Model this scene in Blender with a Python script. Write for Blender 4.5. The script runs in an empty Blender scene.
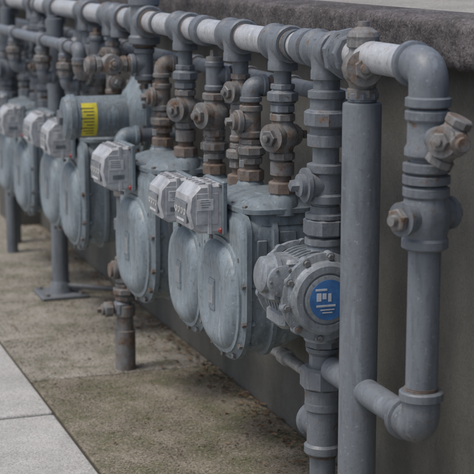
import bpy, math, random
from mathutils import Vector, Matrix
from mathutils import noise as mn
random.seed(7)
scene=bpy.context.scene
X=Vector((1,0,0));Y=Vector((0,1,0));Z=Vector((0,0,1))
# world axes: X = out of street into wall, Y = along wall (away), Z = up
# ------------------------------------------------------------------ materials
def nt(name):
    m=bpy.data.materials.new(name);m.use_nodes=True
    n=m.node_tree.nodes;l=m.node_tree.links
    return m,n,l,n['Principled BSDF']
def coords(n,l,scale=(1,1,1),rnd=True):
    tc=n.new('ShaderNodeTexCoord');mp=n.new('ShaderNodeMapping')
    mp.inputs['Scale'].default_value=scale
    l.new(tc.outputs['Object'],mp.inputs['Vector'])
    if rnd:
        oi=n.new('ShaderNodeObjectInfo');mu=n.new('ShaderNodeMath');mu.operation='MULTIPLY';mu.inputs[1].default_value=37
        l.new(oi.outputs['Random'],mu.inputs[0]);l.new(mu.outputs[0],mp.inputs['Location'])
    return mp.outputs['Vector']
def noise(n,l,vec,scale,detail=3,rough=.6):
    t=n.new('ShaderNodeTexNoise')
    t.inputs['Scale'].default_value=scale;t.inputs['Detail'].default_value=detail;t.inputs['Roughness'].default_value=rough
    l.new(vec,t.inputs['Vector'])
    return t.outputs['Fac']
def ramp(n,l,fac,stops):
    r=n.new('ShaderNodeValToRGB')
    while len(r.color_ramp.elements)<len(stops): r.color_ramp.elements.new(.5)
    for e,(p,c) in zip(r.color_ramp.elements,stops):
        e.position=p; e.color=(c[0],c[1],c[2],1) if not isinstance(c,(int,float)) else (c,c,c,1)
    l.new(fac,r.inputs['Fac']);return r.outputs['Color']
def mix(n,l,fac,a,b,mode='MIX'):
    m=n.new('ShaderNodeMix');m.data_type='RGBA';m.blend_type=mode
    for s,v in ((m.inputs[0],fac),(m.inputs[6],a),(m.inputs[7],b)):
        if isinstance(v,(int,float)): s.default_value=v
        elif isinstance(v,tuple): s.default_value=(v[0],v[1],v[2],1)
        else: l.new(v,s)
    return m.outputs[2]
def bump(n,l,bsdf,h,strength,dist=.002):
    b=n.new('ShaderNodeBump');b.inputs['Strength'].default_value=strength;b.inputs['Distance'].default_value=dist
    l.new(h,b.inputs['Height']);l.new(b.outputs['Normal'],bsdf.inputs['Normal'])
def paint(name,c,rust=.35,rough=.42,metal=0.0,grime=.5,rc=((.055,.034,.024),(.145,.092,.060),(.24,.165,.115)),bs=.4,soft=.06):
    m,n,l,b=nt(name)
    v=coords(n,l);vs=coords(n,l,(1,1,.16))
    fine=noise(n,l,v,85,3,.72);streak=noise(n,l,vs,20,3,.7);mid=noise(n,l,v,26,4,.72)
    d=tuple(x*.60 for x in c);li=tuple(min(1,x*1.28+.01) for x in c)
    col=ramp(n,l,streak,[(.28,d),(.48,c),(.74,li)])
    st=ramp(n,l,streak,[(.50,0.0),(.60,grime*.6),(.66,0.0)])
    col=mix(n,l,st,col,(c[0]*.45,c[1]*.42,c[2]*.36))
    sp=ramp(n,l,fine,[(.57,0.0),(.67,grime*.8)])
    col=mix(n,l,sp,col,tuple(x*.5 for x in c))
    lt=ramp(n,l,fine,[(.30,.55),(.38,0.0)])
    col=mix(n,l,lt,col,tuple(min(1,x*1.8) for x in c))
    rcol=ramp(n,l,fine,[(.32,rc[0]),(.5,rc[1]),(.68,rc[2])])
    t=.80-rust*.42
    rm=ramp(n,l,mid,[(t-soft*.4,0.0),(t+soft,1.0)])
    col=mix(n,l,rm,col,rcol)
    l.new(col,b.inputs['Base Color'])
    rr=mix(n,l,rm,ramp(n,l,mid,[(.3,rough-.06),(.7,rough+.18)]),(.85,.85,.85))
    l.new(rr,b.inputs['Roughness']);b.inputs['Metallic'].default_value=metal
    bump(n,l,b,fine,bs,.0018)
    return m
PIPE=paint('pipe_paint',(.155,.175,.197),.27,.40)
HEAD=paint('header_paint',(.42,.435,.455),.22,.28,grime=.9)
BODY=paint('meter_paint',(.215,.262,.292),.14,.40,grime=.9,bs=.3)
BODY2=paint('meter_top_paint',(.172,.210,.236),.27,.44,grime=.9,bs=.35)
CAST=paint('cast_paint',(.150,.168,.188),.40,.42,bs=.6)
WORN=paint('worn_rusty_paint',(.190,.192,.192),.67,.56,grime=.8,bs=.7,soft=.14)
RUST=paint('rust',(.19,.165,.15),.80,.70,grime=.9,bs=.8,soft=.22)
DARK=paint('dark_cast',(.10,.11,.12),.3,.45)
ALU=paint('aluminium_casting',(.27,.298,.322),.12,.36,.25,grime=.9,bs=.5)
BOLT=paint('bolt_steel',(.20,.20,.20),.55,.5,.4)
def plain(name,c,rough=.4,var=.25,bs=.15):
    m,n,l,b=nt(name);v=coords(n,l)
    f=noise(n,l,v,22,3,.7)
    col=ramp(n,l,f,[(.32,tuple(x*(1-var) for x in c)),(.62,c)])
    l.new(col,b.inputs['Base Color']);b.inputs['Roughness'].default_value=rough
    bump(n,l,b,f,bs,.001);return m
BOX=plain('index_housing_plastic',(.44,.455,.475),.34,.42)
LENS=plain('index_window',(.16,.18,.20),.12,.4,.02)
DIAL=plain('dial_plate',(.50,.51,.50),.4)
BLK=plain('black_print',(.06,.06,.06),.5)
YEL=plain('yellow_sticker',(.66,.58,.05),.4,.3)
BLUE=plain('blue_sticker',(.07,.20,.46),.35,.4)
WHT=plain('white_print',(.58,.60,.61),.45,.3)
RED=plain('red_seal',(.36,.05,.04),.4)
MATS=[PIPE,HEAD,BODY,BODY2,CAST,WORN,RUST,DARK,ALU,BOLT,BOX,LENS,DIAL,BLK,YEL,BLUE,WHT,RED]
# ------------------------------------------------------------------ builder
def basis(a):
    a=a.normalized();t=Z if abs(a.z)<.9 else X
    p=t.cross(a).normalized();q=a.cross(p).normalized();return a,p,q
class B:
    def __init__(s): s.v=[];s.f=[];s.m=[]
    def ring(s,c,p,q,r,seg,rot=0):
        i=len(s.v)
        for k in range(seg):
            t=2*math.pi*k/seg+rot
            s.v.append(c+p*math.cos(t)*r+q*math.sin(t)*r)
        return list(range(i,i+seg))
    def skin(s,a,b,mat):
        n=len(a)
        for k in range(n):
            s.f.append((a[k],a[(k+1)%n],b[(k+1)%n],b[k]));s.m.append(mat)
    def cap(s,a,mat): s.f.append(tuple(a));s.m.append(mat)
    def lathe(s,o,ax,prof,mat,seg=32,rot=0):
        a,p,q=basis(ax);pr=None
        for i,(t,r) in enumerate(prof):
            R=s.ring(Vector(o)+a*t,p,q,max(r,.0004),seg,rot)
            if pr: s.skin(pr,R,mat)
            else: s.cap(R[::-1],mat)
            pr=R
        s.cap(pr,mat)
    def cyl(s,a,b,r,mat,seg=28):
        a=Vector(a);b=Vector(b);L=(b-a).length
        s.lathe(a,b-a,[(0,r),(L,r)],mat,seg)
    def hexn(s,o,ax,r,h,mat,seg=6,rot=None):
        if rot is None: rot=random.random()
        c=min(.15*r,.2*h)
        s.lathe(o,ax,[(0,r-c),(c*.7,r),(h-c*.7,r),(h,r-c)],mat,seg,rot)
    def sweep(s,pts,r,mat,bend=None,seg=28):
        pts=[Vector(p) for p in pts];bend=bend or r*2
        path=[pts[0]]
        for i in range(1,len(pts)-1):
            a=(pts[i-1]-pts[i]);b=(pts[i+1]-pts[i])
            rr=min(bend,a.length*.49,b.length*.49)
            a.normalize();b.normalize()
            for k in range(9):
                t=k/8
                path.append((pts[i]+a*rr)*(1-t)**2+pts[i]*2*t*(1-t)+(pts[i]+b*rr)*t*t)
        path.append(pts[-1])
        d=(path[1]-path[0]);_,p,q=basis(d);pr=None;last=d.normalized()
        for i,c in enumerate(path):
            if i==0: dd=path[1]-path[0]
            elif i==len(path)-1: dd=path[-1]-path[-2]
            else: dd=(path[i+1]-path[i]).normalized()+(path[i]-path[i-1]).normalized()
            dd.normalize()
            rot=last.rotation_difference(dd);p=rot@p;q=rot@q;last=dd
            R=s.ring(c,p,q,r,seg)
            if pr: s.skin(pr,R,mat)
            else: s.cap(R[::-1],mat)
            pr=R
        s.cap(pr,mat)
    def box(s,c,sz,mat,ch=.003,M=None):
        c=Vector(c);h=[x/2 for x in sz];ch=min(ch,min(h)*.6)
        rings=[]
        for z,e in ((-h[2],ch),(-h[2]+ch,0),(h[2]-ch,0),(h[2],ch)):
            i=len(s.v);a=h[0]-e;b=h[1]-e;k=ch
            for (px,py) in ((a-k,-b),(a,-b+k),(a,b-k),(a-k,b),(-a+k,b),(-a,b-k),(-a,-b+k),(-a+k,-b)):
                w=Vector((px,py,z))
                if M: w=M@w
                s.v.append(c+w)
            rings.append(list(range(i,i+8)))
        s.cap(rings[0][::-1],mat)
        for a,b in zip(rings,rings[1:]): s.skin(a,b,mat)
        s.cap(rings[-1],mat)
    # fittings
    def thread(s,o,ax,r,L,mat=6):
        n=max(2,int(L/.0032));pr=[]
        for i in range(n):
            pr+= [(i*L/n,r*.985),((i+.5)*L/n,r*1.035)]
        s.lathe(o,ax,pr,mat,20)
    def leg(s,c,d,r,L,mat):
        c=Vector(c);d=d.normalized()
        s.lathe(c,d,[(0,r*1.17),(L-r*.8,r*1.17),(L-r*.62,r*1.36),(L-.12*r,r*1.36),(L,r*1.26)],mat)
        s.thread(c+d*(L-.001),d,r,.012)
    def tee(s,c,dirs,r,mat,L=None):
        L=L or r*2.1
        c=Vector(c)
        s.lathe(c-Z*r*1.17,Z,[(0,r*.3),(r*.4,r*.95),(r*1.17,r*1.17),(r*1.94,r*.95),(r*2.34,r*.3)],mat)
        for d in dirs: s.leg(c,d,r,L,mat)
    def elbow(s,c,d1,d2,r,mat,L=None):
        L=L or r*2.1;c=Vector(c)
        s.sweep([c+d1*L,c,c+d2*L],r*1.17,mat,bend=r*1.7)
        for d in (d1,d2):
            s.lathe(c+d*(L-r*.62),d,[(0,r*1.17),(.1*r,r*1.36),(.55*r,r*1.36),(r*.64,r*1.25)],mat)
            s.thread(c+d*L,d,r,.010)
    def plug(s,c,d,r,mat):
        c=Vector(c);s.lathe(c,d,[(0,r),(r*.5,r),(r*.6,r*.6)],mat)
        s.lathe(c+d*r*.6,d,[(0,r*.55),(r*.7,r*.5)],mat,4,random.random())
    def union(s,c,ax,r,mat,L=None):
        L=L or r*3.2;c=Vector(c);a=ax.normalized()
        s.hexn(c-a*L/2,a,r*1.5,L*.28,mat,8)
        s.lathe(c-a*L*.24,a,[(0,r*1.25),(L*.1,r*1.6),(L*.12,r*1.25)],mat)
        s.hexn(c-a*L*.13,a,r*1.85,L*.36,mat,8)
        s.lathe(c+a*L*.2,a,[(0,r*1.5),(L*.08,r*1.25),(L*.15,r*1.2)],mat)
        s.hexn(c+a*L*.3,a,r*1.42,L*.2,mat,8)
    def valve(s,c,ax,face,r,mat,mat2=None):
        mat2=mat if mat2 is None else mat2
        c=Vector(c);a=ax.normalized();f=face.normalized()
        s.hexn(c-a*r*2.6,a,r*1.42,r*.9,mat,8)
        s.lathe(c-a*r*1.8,a,[(0,r*1.15),(r*.5,r*1.25),(r*1.0,r*1.65),(r*1.8,r*1.85),(r*2.6,r*1.65),(r*3.1,r*1.25),(r*3.6,r*1.15)],mat)
        s.hexn(c+a*r*1.7,a,r*1.42,r*.9,mat,8)
        s.lathe(c-f*r*2.3,f,[(0,r*1.0),(r*.2,r*1.25),(r*.9,r*1.3),(r*3.3,r*1.5),(r*3.9,r*1.5),(r*4.0,r*1.3),(r*4.05,r*1.55),(r*4.35,r*1.55),(r*4.4,r*1.2)],mat)
        s.hexn(c+f*r*2.1,f,r*.95,r*.6,mat2)
        s.lathe(c+f*r*2.7,f,[(0,r*.45),(r*.45,r*.42),(r*.5,r*.3)],mat2,12)
        s.hexn(c-f*r*3.0,f,r*.85,r*.7,mat2)
        side=a.cross(f).normalized()
        Mx=Matrix((side,a,f)).transposed()
        s.box(c-f*r*3.25,(r*1.7,r*.9,r*.45),mat2,r*.1,Mx.to_3x3())
    def make(s,name,parent=None,loc=None):
        me=bpy.data.meshes.new(name)
        me.from_pydata([tuple(v) for v in s.v],[],s.f)
        used=sorted(set(s.m));
        for k in used: me.materials.append(MATS[k])
        ix={k:i for i,k in enumerate(used)}
        me.polygons.foreach_set('material_index',[ix[k] for k in s.m])
        me.polygons.foreach_set('use_smooth',[True]*len(s.f))
        me.set_sharp_from_angle(angle=math.radians(32))
        ob=bpy.data.objects.new(name,me);scene.collection.objects.link(ob)
        if parent: ob.parent=parent
        if loc: ob.location=loc
        return ob
def empty(name,loc=(0,0,0),rz=0):
    e=bpy.data.objects.new(name,None);e.location=loc;e.rotation_euler=(0,0,rz);e.empty_display_size=.1
    scene.collection.objects.link(e);return e
# ------------------------------------------------------------------ diaphragm meter
def se(t,ex): return math.copysign(abs(math.cos(t))**ex,math.cos(t)),math.copysign(abs(math.sin(t))**ex,math.sin(t))
def Uprof(w,zt,zc,hb,tr=.05,nb=30):
    pts=[]
    for i in range(nb+1):
        t=math.pi*i/nb
        c_,s_=se(t,.76)
        pts.append((-w*c_,zc-hb*s_))
    for i in range(7):
        t=math.pi/2*i/6
        pts.append((w-tr+tr*math.cos(t),zt-tr+tr*math.sin(t)))
    for i in range(7):
        t=math.pi/2*i/6
        pts.append((-w+tr-tr*math.sin(t),zt-tr+tr*math.cos(t)))
    return pts
HB=.165
def gas_meter(u,h=.575,x=1.42,rz=0,w=.162,s=1.0,y0=-.045):
    root=empty('gas_meter',(x,u,h),rz);root.scale=(s,s,s)
    b=B();pr=None
    zc=-.045;zt=.185
    for (xx,sw,sb,zz,mat) in ((-.128,.94,.94,.165,2),(-.121,.98,.98,.176,2),(-.117,1.05,1.055,.192,3),(-.103,1.05,1.055,.192,3),(-.099,.985,.985,.184,2),(-.045,.98,.975,.184,2),(-.041,1.035,1.03,.19,3),(-.029,1.035,1.03,.19,3),(-.025,.975,.955,.184,2),(.02,.96,.90,.184,2),(.060,.93,.80,.182,2),(.090,.87,.66,.176,2),(.108,.76,.50,.166,2),(.116,.6,.34,.15,2)):
        P=Uprof(w*sw,zz,zc,HB*sb,.05*sw)
        i=len(b.v)
        for (yy,z_) in P: b.v.append(Vector((xx,yy,z_)))
        R=list(range(i,i+len(P)))
        if pr: b.skin(pr,R,mat)
        else: b.cap(R[::-1],mat)
        pr=R
    b.cap(pr,2)
    pr=None
    for (t,sc) in ((0,.95),(.005,.945),(.007,.88),(.016,.85),(.024,.78),(.028,.69),(.029,.58),(.026,.54),(.0255,.2)):
        i=len(b.v)
        for k in range(56):
            c_,s_=se(2*math.pi*k/56,.80)
            b.v.append(Vector((-.128-t,w*sc*c_,zc+HB*sc*s_)))
        R=list(range(i,i+56))
        if pr: b.skin(pr,R,2)
        else: b.cap(R[::-1],2)
        pr=R
    b.cap(pr,2)
    for k in range(14):
        t=2*math.pi*(k+.5)/14
        c_,s_=se(t,.78)
        p=Vector((-.112,w*1.005*c_,zc+HB*1.005*s_))
        if p.z<zc+.13:
            b.hexn(p,-X,.0085,.016,9);b.hexn(p+Vector((.010,0,0)),X,.008,.01,3)
    b.box((-.154,0,zc),(.006,.045,.085),3,.002)
    for yy in (-1,1):
        b.box((-.072,yy*w*.985,.10),(.03,.010,.05),3,.003)
        b.box((.0,yy*w*.965,.13),(.05,.008,.03),3,.003)
    b.make('case',root)
    b=B();pr=None
    for (zz,wx,wy) in ((.160,.105,.156),(.188,.105,.154),(.191,.112,.164),(.203,.112,.164),(.207,.098,.155),(.220,.082,.144),(.228,.055,.128)):
        i=len(b.v);N=40
        for k in range(N):
            c_,s_=se(2*math.pi*k/N,.45)
            b.v.append(Vector((-.010+wx*c_,wy*s_,zz)))
        R=list(range(i,i+N))
        if pr:b.skin(pr,R,3)
        else:b.cap(R[::-1],3)
        pr=R
    b.cap(pr,3)
    for yy in (-.12,.12):
        b.lathe((0,yy,.185),Z,[(0,.046),(.03,.043),(.046,.037),(.052,.033),(.058,.033)],3)
    for sx in (-.105,.085):
        for yy in (-.12,-.04,.04,.12):
            b.hexn((sx,yy,.200),Z,.0075,.011,9)
    b.make('head_casting',root)
    # index housing
    b=B();k_=.86;ox=-.135
    def q(px,pz): return (ox+(px+.082)*k_, .197+(pz-.2)*k_)
    prof=[q(*p) for p in ((-.082,.124),(-.165,.124),(-.19,.138),(-.203,.19),(-.196,.240),(-.165,.272),(-.082,.276))]
    yy0,yy1=y0-.06,y0+.07
    cx,cz=q(-.14,.2)
    n=len(prof);rings=[]
    for yv,e in ((yy0,.9),(yy0+.008,1.0),(yy1-.008,1.0),(yy1,.9)):
        i=len(b.v)
        for (px,pz) in prof: b.v.append(Vector((cx+(px-cx)*e,yv,cz+(pz-cz)*e)))
        rings.append(list(range(i,i+n)))
    b.cap(rings[0][::-1],10)
    for a_,c_ in zip(rings,rings[1:]): b.skin(a_,c_,10)
    b.cap(rings[-1],10)
    b.box((ox-.045,y0+.005,.197+.0),(.012,.134,.136),10,.002)
    b.box((ox-.006,y0+.005,.197),(.014,.148,.142),3,.003)
    for zz in (.137,.257):
        for qq in (-.060,.070): b.hexn((ox-.012,y0+qq,zz),-X,.006,.008,9)
    wx=ox-.121*k_
    b.box((wx+.002,y0+.005,.186),(.006,.098,.056),11,.002)
    for k in range(4):
        b.lathe((wx-.001,y0-.031+k*.0235,.188),-X,[(0,.0085),(.0012,.0085)],12,18)
        b.box((wx-.0028,y0-.031+k*.0235,.190),(.001,.0013,.008),13,.0002)
    b.box((wx-.001,y0+.005,.164),(.001,.06,.007),16,.0003)
    b.box((ox-.052,yy0+.0008,.197),(.062,.004,.083),10,.002)
    la=random.uniform(-.006,.006)
    b.box((ox-.052+la,yy0-.0018,.211+la*.5),(.044,.002,.030),16,.0005)
    for k in range(4):
        b.box((ox-.052+la+random.uniform(-.004,.004),yy0-.0031,.221-k*.0062),(.034-random.random()*.018,.0008,.0011),13,.0002)
    if random.random()<.6: b.box((ox-.052,yy0-.0018,.172),(.036,.002,.013),11,.0005)
    for k in range(4): b.box((ox-.045,yy0+.022+k*.029,.2625),(.048,.004,.004),10,.001)
    b.hexn((ox-.035,yy0+.02,.125),-Z,.006,.010,9)
    b.lathe((ox-.014,yy0+.004,.138),-Y,[(0,.0075),(.007,.0075),(.010,.005)],17,14)
    b.make('index_housing',root)
    b=B();b.box((-.1575,0,zc),(.002,.036,.05),8,.0005)
    b.make('nameplate',root)
    return root
MET=[(3.80,1.42,.582,1.02),(4.155,1.43,.560,.98),(4.66,1.42,.560,1.07),(5.55,1.42,.560,1.04),(5.93,1.42,.560,1.0),(6.50,1.42,.53,1.02),(6.93,1.42,.545,1.0)]
YO=[.0,-.03,.03,-.03,-.03,-.04,-.04]
for i,(u,x,h,s) in enumerate(MET): gas_meter(u,h,x,[.01,-.02,.03,-.03,.02,-.02,.02][i],s=s,y0=YO[i])
# ------------------------------------------------------------------ header pipe
HX,HH=1.42,1.222
R=.036
def near_col(m): return m[0]-.12*m[3]
def far_col(m): return m[0]+.12*m[3]
b=B()
b.cyl((HX,2.92,HH),(HX,9.4,HH),R,1,40)
hd=empty('header_pipe')
b.make('pipe_run',hd)
b=B()
for u in [3.38]+[near_col(m) for m in MET]+[5.30,7.4]:
    b.tee((HX,u,HH),(Y,-Y),R,4,.066)
    b.lathe((HX,u,HH),-Z,[(0,R*1.17),(.045,R*1.05),(.05,R*1.1),(.07,R*1.1),(.073,R*.75)],4)
b.elbow((HX,2.83,HH),Y,-Z,R,0,.085)
b.make('fittings',hd)
for u in (3.50,4.33):
    b=B();b.lathe((HX,u-.03,HH),Y,[(0,R*1.05),(.004,R*1.27),(.056,R*1.27),(.06,R*1.05)],4);b.make('coupling',hd)
b=B()
for u in (3.58,4.80,5.76,6.68):
    b.lathe((HX,u-.012,HH),Y,[(0,R+.004),(.024,R+.004)],7);b.cyl((HX,u,HH+.0),(1.66,u,HH-.03),.008,7,12)
b.make('wall_brackets',hd)
# ------------------------------------------------------------------ right hand riser
rr=empty('bypass_riser_pipe')
b=B()
x0,u0=HX,2.83
b.cyl((x0,u0,1.13),(x0,u0,.50),R*.98,0,40)
b.make('pipe',rr)
b=B()
b.lathe((x0,u0,.972),Z,[(0,R*1.1),(.004,R*1.42),(.02,R*1.42),(.024,R*1.15),(.03,R*1.42),(.046,R*1.42),(.05,R*1.1)],4)
b.lathe((x0,u0,.832),Z,[(0,R*1.15),(.006,R*1.40),(.022,R*1.40),(.028,R*1.28),(.06,R*1.5),(.085,R*1.5),(.112,R*1.28),(.118,R*1.40),(.134,R*1.40),(.14,R*1.15)],4)
dL=Vector((-.94,-.33,0)).normalized();dR=-dL
for d in (dL,dR):
    c=Vector((x0,u0,.905))
    b.lathe(c,d,[(0,.034),(.062,.032),(.064,.037),(.074,.037)],4)
    b.hexn(c+d*.074,d,.026,.018,5);b.lathe(c+d*.092,d,[(0,.012),(.012,.011)],5,12)
b.make('inspection_tee',rr)
b=B()
c=Vector((x0,u0,1.075))
dv=Vector((.02,-1,.0)).normalized()
b.lathe((x0,u0,1.03),Z,[(0,R*1.15),(.006,R*1.35),(.02,R*1.35),(.03,R*1.2),(.075,R*1.2),(.082,R*1.35),(.098,R*1.35),(.104,R*1.1)],4)
b.lathe(c,dv,[(0,.028),(.075,.026)],4)
b.valve(c+dv*.095,Vector((.35,-.3,1)),Vector((-.9,-.75,.1)),.021,5,5)
b.lathe(c+dv*.095,dv,[(0,.03),(.03,.03),(.034,.024),(.05,.022),(.052,.015),(.062,.014)],5)
b.make('bypass_valve',rr)
b=B()
b.elbow((x0,u0,.435),Z,Y,R,4,.085)
b.cyl((x0,u0+.08,.435),(x0,3.32,.435),R*.9,0)
b.make('lower_elbow',rr)
# ------------------------------------------------------------------ large service riser
sr=empty('service_riser_pipe')
b=B();xs,us=1.415,3.156
b.lathe((xs,us,-.02),Z,[(0,.0455),(1.128,.0455),(1.134,.0445),(1.136,.041)],0,44)
b.make('pipe',sr)
b=B()
b.lathe((xs,us,1.114),Z,[(0,.03),(.006,.034),(.02,.034),(.024,.026),(.04,.026)],4)
b.hexn((xs,us,1.122),Z,.038,.018,4,8)
b.valve((xs,us,1.195),Z,Vector((-.35,-1,.05)),.0265,5,5)
b.lathe((xs,us,1.255),Z,[(0,.034),(.012,.038),(.022,.034),(.03,.022),(.034,.014),(.046,.013)],5)
b.union((xs,us+.09,HH),Y,R*.9,4,.075)
b.make('lockable_valve',sr)
# ------------------------------------------------------------------ rotary meter column
col=empty('rotary_meter_column')
xc,uc=1.42,3.38
b=B();q_=.033
b.cyl((xc,uc,.0),(xc,uc,1.16),q_,0,36)
b.make('pipe',col)
b=B()
b.lathe((xc,uc,.985),Z,[(0,.036),(.004,.046),(.03,.047),(.034,.040),(.05,.040),(.054,.050),(.09,.050),(.094,.041),(.118,.040),(.122,.046),(.138,.046),(.142,.034)],4,28)
b.hexn((xc,uc,1.035),Z,.056,.042,4,10)
b.lathe((xc,uc,.845),Z,[(0,.036),(.004,.047),(.022,.047),(.027,.040),(.075,.040),(.08,.047),(.098,.047),(.102,.034)],4)
b.lathe((xc,uc,.893),-X,[(0,.036),(.045,.036),(.048,.043),(.058,.043)],4)
b.plug((xc-.058,uc,.893),-X,.028,4)
b.hexn((xc,uc,.765),Z,.055,.045,4,8)
b.lathe((xc,uc,.81),Z,[(0,.05),(.01,.05),(.014,.038),(.03,.036)],4)
b.hexn((xc,uc,.741),Z,.047,.022,4,8)
b.make('upper_fittings',col)
b=B()
b.hexn((xc,uc,.48),Z,.05,.03,4,8)
b.lathe((xc,uc,.43),Z,[(0,.037),(.03,.037),(.04,.045),(.05,.045)],4)
b.hexn((xc,uc,.372),Z,.060,.058,4,8)
b.lathe((xc,uc,.33),Z,[(0,.036),(.004,.047),(.03,.047),(.042,.05)],4)
b.tee((xc,uc,.27),(Z,-Z,Y),.035,4,.07)
b.make('lower_fittings',col)
rm=empty('rotary_gas_meter',(1.380,3.375,.630))
b=B()
b.lathe((0,-.075,0),Y,[(0,.088),(.01,.095),(.14,.095),(.15,.088)],8,48)
for k in range(6):
    b.lathe((0,-.058+k*.021,0),Y,[(0,.094),(.001,.104),(.006,.104),(.007,.094)],8,48)
for y0,d in ((-.075,-Y),(.075,Y)):
    b.lathe((0,y0,0),d,[(0,.098),(.003,.110),(.017,.110),(.020,.100),(.022,.093),(.034,.090),(.040,.082),(.041,.066),(.037,.062),(.037,.02)],8,48)
    for k in range(10):
        t=2*math.pi*(k+.3)/10
        p=Vector((.101*math.cos(t),y0,.101*math.sin(t)))
        b.lathe(p,d,[(0,.014),(.018,.013),(.02,.010)],8,16)
        b.hexn(p+d*.02,d,.008,.008,9)
b.lathe((.035,0,.08),Z,[(0,.05),(.03,.042),(.036,.048),(.05,.048)],8)
b.lathe((.035,0,-.08),-Z,[(0,.05),(.03,.042),(.036,.048),(.05,.048)],8)
b.box((-.075,0,-.06),(.05,.11,.05),8,.012)
b.box((-.06,0,.075),(.06,.12,.03),8,.01)
b.make('body',rm)
b=B()
b.lathe((0,-.113,0),-Y,[(0,.0605),(.004,.060),(.006,.052)],8,40)
b.lathe((0,-.119,0),-Y,[(0,.050),(.0008,.050)],15,40)
for (px,pz,sx,sz) in ((-.020,.026,.03,.005),(-.026,.008,.012,.020),(-.012,.010,.010,.014),(.002,.006,.008,.02),(-.008,-.014,.05,.005),(-.004,-.024,.036,.003),(-.004,-.031,.026,.003)):
    b.box((px,-.1205,pz),(sx,.0012,sz),16,.0003)
b.make('round_label',rm)
b=B()
b.lathe((-.07,-.02,.045),Vector((-1,0,.12)),[(0,.050),(.03,.048),(.034,.055),(.046,.055),(.050,.048),(.070,.044),(.076,.034)],8,32)
b.box((-.10,-.02,.03),(.06,.09,.085),8,.01)
b.lathe((-.105,-.03,.045),-Y,[(0,.036),(.040,.034),(.043,.038),(.052,.038),(.056,.03)],8,28)
for k in range(6):
    t=k*math.pi/3
    b.hexn((-.105+.032*math.cos(t),-.084,.045+.032*math.sin(t)),-Y,.004,.005,9)
b.make('counter_housing',rm)
# ------------------------------------------------------------------ per-meter connection piping
def set_piping(m_,kind,rusty=True):
    u,x,h,s=m_
    root=empty('meter_connection_pipes')
    zt=h+.228*s+.012;r=.0228
    m=5 if rusty else 4
    b=B()
    yi=near_col(m_)
    b.hexn((x,yi,zt-.003),Z,.038,.034,6 if rusty else 4,8)
    b.thread((x,yi,zt+.03),Z,r*1.05,.02)
    b.cyl((x,yi,zt+.02),(x,yi,1.17),r,0)
    if kind%2==0:
        b.union((x,yi,zt+.085),Z,r,m,.072)
        b.tee((x,yi,zt+.172),(Z,-Z,-Y),r,m,.046);b.plug((x,yi-.046,zt+.172),-Y,r*1.0,m)
        b.valve((x,yi,zt+.268),Z,Vector((-.95,-.25,0)),r*.88,m,9)
    else:
        b.lathe((x,yi,zt+.045),Z,[(0,r*1.1),(.004,r*1.4),(.036,r*1.4),(.04,r*1.1)],m)
        b.valve((x,yi,zt+.15),Z,Vector((-.85,-.5,0)),r*1.05,m,9)
        b.union((x,yi,zt+.252),Z,r,4,.075)
    b.make('inlet_column',root)
    b=B()
    yo=far_col(m_);te=1.09
    b.hexn((x,yo,zt-.003),Z,.038,.034,6 if rusty else 4,8)
    b.thread((x,yo,zt+.03),Z,r*1.05,.02)
    b.cyl((x,yo,zt+.02),(x,yo,te),r,m)
    b.union((x,yo,zt+.08),Z,r,m,.07)
    if kind%2==0:
        b.valve((x,yo,zt+.178),Z,Vector((-.95,-.3,.0)),r*1.12,m,5)
        b.tee((x,yo,te),(Z,-Z,X),r*.95,4,.044);b.plug((x,yo,te+.044),Z,r*1.1,m)
    else:
        b.tee((x,yo,zt+.165),(Z,-Z,-X),r*1.05,m,.045);b.plug((x-.045,yo,zt+.165),-X,r,5)
        b.elbow((x,yo,te),-Z,X,r,4 if kind==1 else m,.044)
    b.sweep([(x+.04,yo,te),(1.525,yo,te)],r*.95,0)
    tx,tz=x-.03,zt+.12
    b.sweep([(tx,yo-.012,tz),(tx-.02,yo-.02,tz-.03),(tx-.006,yo-.024,tz-.06)],.0012,7,.01,6)
    b.box((tx-.006,yo-.025,tz-.070),(.013,.002,.020),12,.0006)
    b.make('outlet_column',root)
for i,m_ in enumerate(MET): set_piping(m_,(i+1)%4,rusty=i<4)
b=B();mr=empty('rear_manifold_pipe')
b.cyl((1.53,3.38,1.09),(1.53,8.8,1.09),.0225,0)
for m_ in MET: b.tee((1.53,far_col(m_),1.09),(Y,-Y,-X),.0225,4,.05)
b.sweep([(1.53,3.40,1.09),(1.53,3.38,1.09),(1.42,3.38,1.09)],.022,0,.03)
b.make('pipe_run',mr)
b=B();mr=empty('low_level_pipe')
b.cyl((1.53,3.42,.30),(1.53,5.4,.30),.017,1);b.lathe((1.53,3.9,.30),Y,[(0,.017),(.003,.024),(.045,.024),(.048,.017)],1)
b.sweep([(1.42,3.38,.27),(1.53,3.39,.30),(1.53,3.44,.30)],.017,0,.03)
b.make('pipe_run',mr)
def drop(u,x,ztop,zbot,r,vz,face,m=5,name='drop_valve'):
    root=empty(name);b=B()
    b.cyl((x,u,zbot),(x,u,ztop),r,0)
    b.valve((x,u,vz),Z,face,r*1.1,m,m)
    b.union((x,u,vz-.13),Z,r,m,r*3.4)
    b.lathe((x,u,vz+.085),Z,[(0,r*1.1),(.004,r*1.38),(.036,r*1.38),(.04,r*1.1)],4)
    b.make('valve_body',root);return root
e=empty('relief_valve');b=B()
ur=5.0
b.cyl((1.42,ur,1.06),(1.42,ur,1.19),.026,0)
b.tee((1.42,ur,1.075),(Z,-Z,-X),.026,4,.055);b.plug((1.42,ur,1.02),-Z,.024,5)
b.valve((1.30,ur,1.075),X,Vector((0,-1,.1)),.021,5,5);b.lathe((1.24,ur,1.075),-X,[(0,.028),(.02,.03),(.03,.022)],5)
b.make('valve_body',e)
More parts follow.
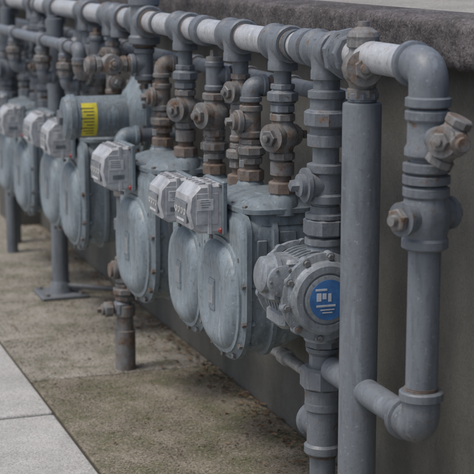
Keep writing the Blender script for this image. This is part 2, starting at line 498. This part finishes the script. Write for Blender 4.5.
# ------------------------------------------------------------------ regulator
rg=empty('gas_regulator',(1.44,5.17,.890),-.04)
b=B()
b.lathe((.07,0,0),-X,[(0,.05),(.01,.075),(.035,.115),(.045,.130),(.046,.150),(.058,.150),(.059,.147),(.061,.150),(.073,.150),(.074,.130),(.088,.118),(.105,.092),(.115,.082),(.118,.072)],2,56)
for k in range(12):
    t=2*math.pi*(k+.5)/12
    p=Vector((.03,.140*math.cos(t),.140*math.sin(t)));b.hexn(p,-X,.009,.045,9)
b.make('diaphragm_case',rg)
b=B()
b.lathe((-.04,0,-.01),-X,[(0,.074),(.19,.074),(.192,.081),(.212,.081),(.216,.076),(.228,.07),(.234,.05),(.235,.02)],3,48)
b.hexn((-.274,0,-.01),-X,.03,.014,4)
b.make('spring_barrel',rg)
b=B()
def shell(b,c,ax,p,q,r,t0,t1,a0,a1,mat,n=14):
    i=len(b.v)
    for k in range(n+1):
        a=a0+(a1-a0)*k/n
        for t in (t0,t1): b.v.append(Vector(c)+ax*t+(p*math.cos(a)+q*math.sin(a))*r)
    for k in range(n):
        b.f.append((i+2*k,i+2*k+1,i+2*k+3,i+2*k+2));b.m.append(mat)
shell(b,(0,0,-.01),-X,-Y,Z,.0748,.160,.215,-1.0,.8,14)
for k in range(9):
    a=-.8+k*.16
    shell(b,(0,0,-.01),-X,-Y,Z,.0754,.172,.180+.02+.01*(k%3),a,a+.05,13,4)
b.make('warning_sticker',rg)
b=B()
b.lathe((.07,-.1,0),Y,[(0,.036),(.03,.036),(.06,.05),(.14,.05),(.17,.036),(.2,.036)],4)
b.lathe((.04,0,0),X,[(0,.05),(.05,.05)],4)
b.sweep([(.07,.1,0),(.07,.17,0),(.07,.17,.32)],.026,0,.05)
b.make('valve_body',rg)
# ------------------------------------------------------------------ stand posts
sp=empty('support_post');b=B();x1,u1=1.335,4.99
b.cyl((x1,u1,0),(x1,u1,.80),.024,0)
b.lathe((x1,u1,-.01),Z,[(0,.036),(.15,.036),(.152,.030),(.20,.029),(.205,.036),(.24,.036),(.245,.026)],5)
b.elbow((x1,u1,.83),-Z,X,.026,2,.056);b.cyl((x1+.05,u1,.83),(1.52,u1,.83),.024,0)
b.union((x1,u1,.66),Z,.023,5,.08)
b.lathe((x1,u1,.50),Z,[(0,.026),(.004,.034),(.04,.034),(.044,.026)],4)
b.tee((x1,u1,.36),(Z,-Z,-X),.024,5,.045)
b.union((x1,u1,.28),Z,.023,5,.06)
b.cyl((x1-.04,u1,.22),(x1,u1,.22),.018,5);b.hexn((x1-.075,u1,.22),X,.027,.03,5,8);b.plug((x1-.075,u1,.22),-X,.02,5)
b.box((x1-.01,u1+.0,.222),(.05,.06,.05),4,.008)
b.make('pipe_and_fittings',sp)
sp=empty('support_post');b=B();x2,u2=1.375,6.2
b.cyl((x2,u2,0),(x2,u2,1.18),.036,0)
b.box((x2,u2,.008),(.2,.2,.014),4,.003)
b.lathe((x2,u2,.014),Z,[(0,.052),(.03,.045),(.05,.037)],4)
b.cyl((x2,u2,.045),(1.66,u2-.25,.05),.012,7,12)
for sx in (-.075,.075):
    for sy in (-.075,.075): b.hexn((x2+sx,u2+sy,.014),Z,.012,.012,9)
b.make('pipe_and_base_plate',sp)
for (u,x,r,zb,vz,m) in ((5.78,1.44,.022,.8,1.06,4),(6.06,1.46,.03,.7,1.0,4),(6.26,1.38,.024,.8,1.05,4),(6.72,1.42,.03,.7,1.05,4),(7.2,1.36,.028,.0,.9,4),(7.45,1.42,.034,0,.95,4)):
    drop(u,x,1.19,zb,r,vz,Vector((-1,-.3,0)),m,'drop_pipe')
e=empty('cross_pipe');b=B()
b.cyl((1.30,5.50,1.10),(1.30,7.6,1.10),.021,0);
b.elbow((1.30,5.46,1.10),Y,-Z,.021,4,.045);b.elbow((1.30,5.46,1.01),Z,X,.021,5,.045);b.cyl((1.33,5.46,1.01),(1.42,5.46,1.01),.021,0)
for u in (5.68,6.1,6.7):
    b.tee((1.30,u,1.10),(Y,-Y,-Z),.021,4,.045);b.union((1.30,u,1.02),Z,.021,5,.07);b.elbow((1.30,u,.945),Z,X,.021,4,.045);b.cyl((1.33,u,.945),(1.44,u,.945),.021,0)
b.make('pipe_and_fittings',e)
e=empty('vent_riser');b=B()
b.tee((HX,5.0,HH),(Z,Y,-Y,-Z),.040,4,.080);b.cyl((HX,5.0,HH),(HX,5.0,1.75),.030,0)
b.lathe((HX,5.0,1.33),Z,[(0,.03),(.004,.045),(.05,.045),(.054,.03)],4)
b.lathe((HX,5.0,1.74),Z,[(0,.03),(.01,.05),(.03,.05),(.05,.02)],4)
b.make('pipe_and_fittings',e)
# ------------------------------------------------------------------ setting
def mesh_obj(name,v,f,mat,parent=None,smooth=False):
    me=bpy.data.meshes.new(name);me.from_pydata(v,[],f);me.materials.append(mat)
    if smooth: me.polygons.foreach_set('use_smooth',[True]*len(f))
    o=bpy.data.objects.new(name,me);scene.collection.objects.link(o)
    if parent:o.parent=parent
    return o
def cb(x0,x1,y0,y1,z0,z1,v,f):
    i=len(v)
    v+=[(x0,y0,z0),(x1,y0,z0),(x1,y1,z0),(x0,y1,z0),(x0,y0,z1),(x1,y0,z1),(x1,y1,z1),(x0,y1,z1)]
    f+=[(i,i+3,i+2,i+1),(i+4,i+5,i+6,i+7),(i,i+1,i+5,i+4),(i+1,i+2,i+6,i+5),(i+2,i+3,i+7,i+6),(i+3,i,i+4,i+7)]
def concrete(name,c,c2,moss=0,mosscol=(.06,.065,.03),speck=.5,bs=.6,streak=0,fs=170):
    m,n,l,b=nt(name);v=coords(n,l,rnd=False)
    mid=noise(n,l,v,4,6,.70);fine=noise(n,l,v,fs,3,.75)
    col=ramp(n,l,mid,[(.35,c2),(.62,c)])
    if streak:
        vs=coords(n,l,(1,1,.35),False);s_=noise(n,l,vs,2.2,6,.66)
        col=mix(n,l,ramp(n,l,s_,[(.44,0.0),(.66,streak)]),col,tuple(x*.5 for x in c2))
        col=mix(n,l,ramp(n,l,s_,[(.30,streak*.6),(.42,0.0)]),col,tuple(x*1.5 for x in c))
    if moss:
        mf=noise(n,l,v,7,6,.75)
        mk=ramp(n,l,mf,[(.50-moss*.12,0.0),(.62,.85)])
        col=mix(n,l,mk,col,mosscol)
    col=mix(n,l,ramp(n,l,fine,[(.52,0.0),(.62,speck)]),col,tuple(x*.30 for x in c))
    col=mix(n,l,ramp(n,l,fine,[(.34,speck*.7),(.43,0.0)]),col,tuple(min(1,x*1.7) for x in c))
    l.new(col,b.inputs['Base Color']);b.inputs['Roughness'].default_value=.9
    bump(n,l,b,fine,bs,.005);return m
WALLM=concrete('wall_render',(.130,.129,.117),(.092,.091,.082),0,speck=.28,bs=.35,streak=.55)
COPE=concrete('coping_stone',(.135,.123,.125),(.062,.056,.059),.3,(.045,.045,.038),.9,1.0,fs=110)
TERR=concrete('terrace_concrete',(.34,.33,.30),(.25,.24,.22),0,speck=.8,bs=.6)
WALK=concrete('sidewalk_concrete',(.45,.45,.43),(.33,.33,.315),.0,speck=.6,bs=.6)
VERGE=concrete('mossy_concrete',(.27,.240,.19),(.145,.125,.095),.62,(.090,.098,.040),.9,1.0,fs=120)
VERGE2=concrete('dusty_concrete',(.33,.31,.27),(.20,.185,.155),.15,(.12,.12,.07),.85,.9,fs=120)
DIRT=concrete('joint_dirt',(.07,.06,.045),(.045,.04,.03))
ASPH=concrete('asphalt',(.055,.055,.055),(.04,.04,.04))
v=[];f=[];S=400
v=[(-S,-S,-.14),(S,-S,-.14),(S,S,-.14),(-S,S,-.14)];mesh_obj('ground',v,[(0,1,2,3)],ASPH)
v=[];f=[];cb(-1.6,1.66,-6,40,-.13,-.008,v,f);mesh_obj('paving_base',v,f,DIRT)
def slabs(name,xs,ys,z1,mat,gap=.006,jit=.002,parent=None):
    v=[];f=[]
    for a in range(len(xs)-1):
        for c in range(len(ys)-1):
            z=z1+random.uniform(-jit,jit)
            cb(xs[a]+gap,xs[a+1]-gap,ys[c]+gap,ys[c+1]-gap,-.1,z,v,f)
    o=mesh_obj(name,v,f,mat,parent)
    bv=o.modifiers.new('b','BEVEL');bv.width=.008;bv.segments=3;return o
slabs('sidewalk',[-1.55,-.3,.98],[-4+1.22*k for k in range(34)],.006,WALK)
pv=empty('paved_verge')
slabs('near_slabs',[.98,1.655],[4.94-1.2*7+1.2*k for k in range(8)],-.001,VERGE,parent=pv)
slabs('far_slabs',[.98,1.655],[4.94+1.2*k for k in range(30)],-.001,VERGE2,parent=pv)
v=[];f=[];cb(-1.72,-1.56,-6,40,-.135,.004,v,f);o=mesh_obj('kerb',v,f,WALK);bv=o.modifiers.new('b','BEVEL');bv.width=.02;bv.segments=3
wl=empty('retaining_wall')
v=[];f=[];cb(1.65,1.95,-3,40,-.1,1.2,v,f);mesh_obj('wall_face',v,f,WALLM,wl)
v=[];f=[]
for yy in (7.9,10.4): cb(1.50,1.648,yy,yy+.4,-.1,1.197,v,f)
mesh_obj('pilasters',v,f,WALLM,wl)
v=[];f=[];ny=1100;prof=[(1.66,1.196),(1.62,1.196),(1.588,1.198),(1.58,1.205),(1.578,1.218),(1.577,1.232),(1.577,1.25),(1.577,1.265),(1.577,1.28),(1.578,1.292),(1.583,1.300),(1.592,1.306),(1.61,1.309),(1.64,1.310),(1.74,1.312)]
for k in range(ny):
    y=1.6+k*.010
    for (px,pz) in prof:
        p=Vector((px,y,pz));d=mn.noise(p*28)*.008+mn.noise(p*80)*.005+mn.noise(p*5)*.006
        e=mn.noise(p*50+Vector((3,1,7)))*.006+mn.noise(p*9+Vector((5,5,7)))*.004
        if px>1.65: d=e=0
        v.append((px+d,y,pz+e))
n=len(prof)
for k in range(ny-1):
    for j in range(n-1): f.append((k*n+j,k*n+j+1,(k+1)*n+j+1,(k+1)*n+j))
mesh_obj('coping',v,f,COPE,wl,True)
v=[];f=[];cb(1.70,9,-3,40,1.2,1.308,v,f);mesh_obj('terrace',v,f,TERR)
m,n_,l_,bs_=nt('dead_leaves')
oi=n_.new('ShaderNodeTexCoord');f1=noise(n_,l_,oi.outputs['Object'],23,2,.6)
l_.new(ramp(n_,l_,f1,[(.3,(.045,.03,.018)),(.45,(.12,.075,.042)),(.6,(.22,.15,.09)),(.75,(.08,.05,.03))]),bs_.inputs['Base Color']);bs_.inputs['Roughness'].default_value=.8
v=[];f=[]
def leaf(x,y,z,s):
    a=random.uniform(0,6.28);t=Matrix.Rotation(a,3,'Z')@Matrix.Rotation(random.uniform(-.4,.4),3,'X')@Matrix.Rotation(random.uniform(-.3,.3),3,'Y')
    i=len(v);cu=random.uniform(.05,.3)
    for (px,py,pz) in ((-1,0,0),(-.4,.42,cu),(.35,.38,cu),(1.1,0,.15),(.35,-.38,cu),(-.4,-.42,cu),(0,0,0)):
        w=t@(Vector((px,py,pz))*s);v.append((x+w.x,y+w.y,z+w.z+s*.12))
    f.extend([(i,i+1,i+6),(i+1,i+2,i+6),(i+2,i+3,i+6),(i+3,i+4,i+6),(i+4,i+5,i+6),(i+5,i,i+6)])
for k in range(1600):
    y=random.uniform(3.0,9);x=1.64-abs(random.gauss(0,.065));leaf(x,y,.002+random.random()*.006,random.uniform(.003,.013))
for k in range(160):
    leaf(random.uniform(1.0,1.6),random.uniform(3.5,8),.001,random.uniform(.003,.010))
mesh_obj('leaf_litter',v,f,m)
v=[];f=[]
for k in range(18000):
    x=random.uniform(.985,1.63);y=random.uniform(3.4,7.0)
    if mn.noise(Vector((x*3,y*3,0)))<0 and random.random()<.6: continue
    s=random.uniform(.001,.0042)*random.uniform(.6,1);i=len(v)
    for (px,py,pz) in ((-1,-.7,0),(1,-.8,0),(.8,.9,0),(-.9,.8,0),(.1,0,1.1)): v.append((x+px*s*random.uniform(.6,1.2),y+py*s*random.uniform(.6,1.2),pz*s*random.uniform(.5,1)))
    f+=[(i,i+1,i+4),(i+1,i+2,i+4),(i+2,i+3,i+4),(i+3,i,i+4)]
mesh_obj('gravel_grit',v,f,concrete('grit',(.30,.27,.215),(.08,.07,.05)))
# ------------------------------------------------------------------ light
w=bpy.data.worlds.new('World');scene.world=w;w.use_nodes=True
n=w.node_tree.nodes;l=w.node_tree.links
sky=n.new('ShaderNodeTexSky');sky.sky_type='NISHITA';sky.sun_disc=False
el=math.radians(64);sd=Vector((-.75,-.1,0)).normalized()
sky.sun_elevation=el;sky.sun_rotation=math.atan2(sd.x,sd.y);sky.air_density=1.0;sky.dust_density=4.5;sky.ozone_density=.7
bg=n['Background'];bg.inputs['Strength'].default_value=.148
l.new(sky.outputs['Color'],bg.inputs['Color'])
sun=bpy.data.lights.new('sun','SUN');sun.energy=1.5;sun.angle=math.radians(18);sun.color=(1,.98,.95)
so=bpy.data.objects.new('sun',sun);scene.collection.objects.link(so)
dirv=Vector((sd.x*math.cos(el),sd.y*math.cos(el),math.sin(el)))
so.rotation_euler=dirv.to_track_quat('Z','Y').to_euler();so.location=(-3,-3,6)
scene.view_settings.view_transform='Standard';scene.view_settings.look='None';scene.view_settings.exposure=0
# ------------------------------------------------------------------ camera
cam=bpy.data.cameras.new('camera');co=bpy.data.objects.new('camera',cam);scene.collection.objects.link(co)
co.location=(0,0,1.46);co.rotation_euler=(math.radians(90-10.83),0,math.radians(-19.37))
cam.lens=113.9;cam.sensor_width=36;cam.clip_end=1000;cam.clip_start=.05
cam.dof.use_dof=True;cam.dof.focus_distance=3.8;cam.dof.aperture_fstop=6.0
scene.camera=co
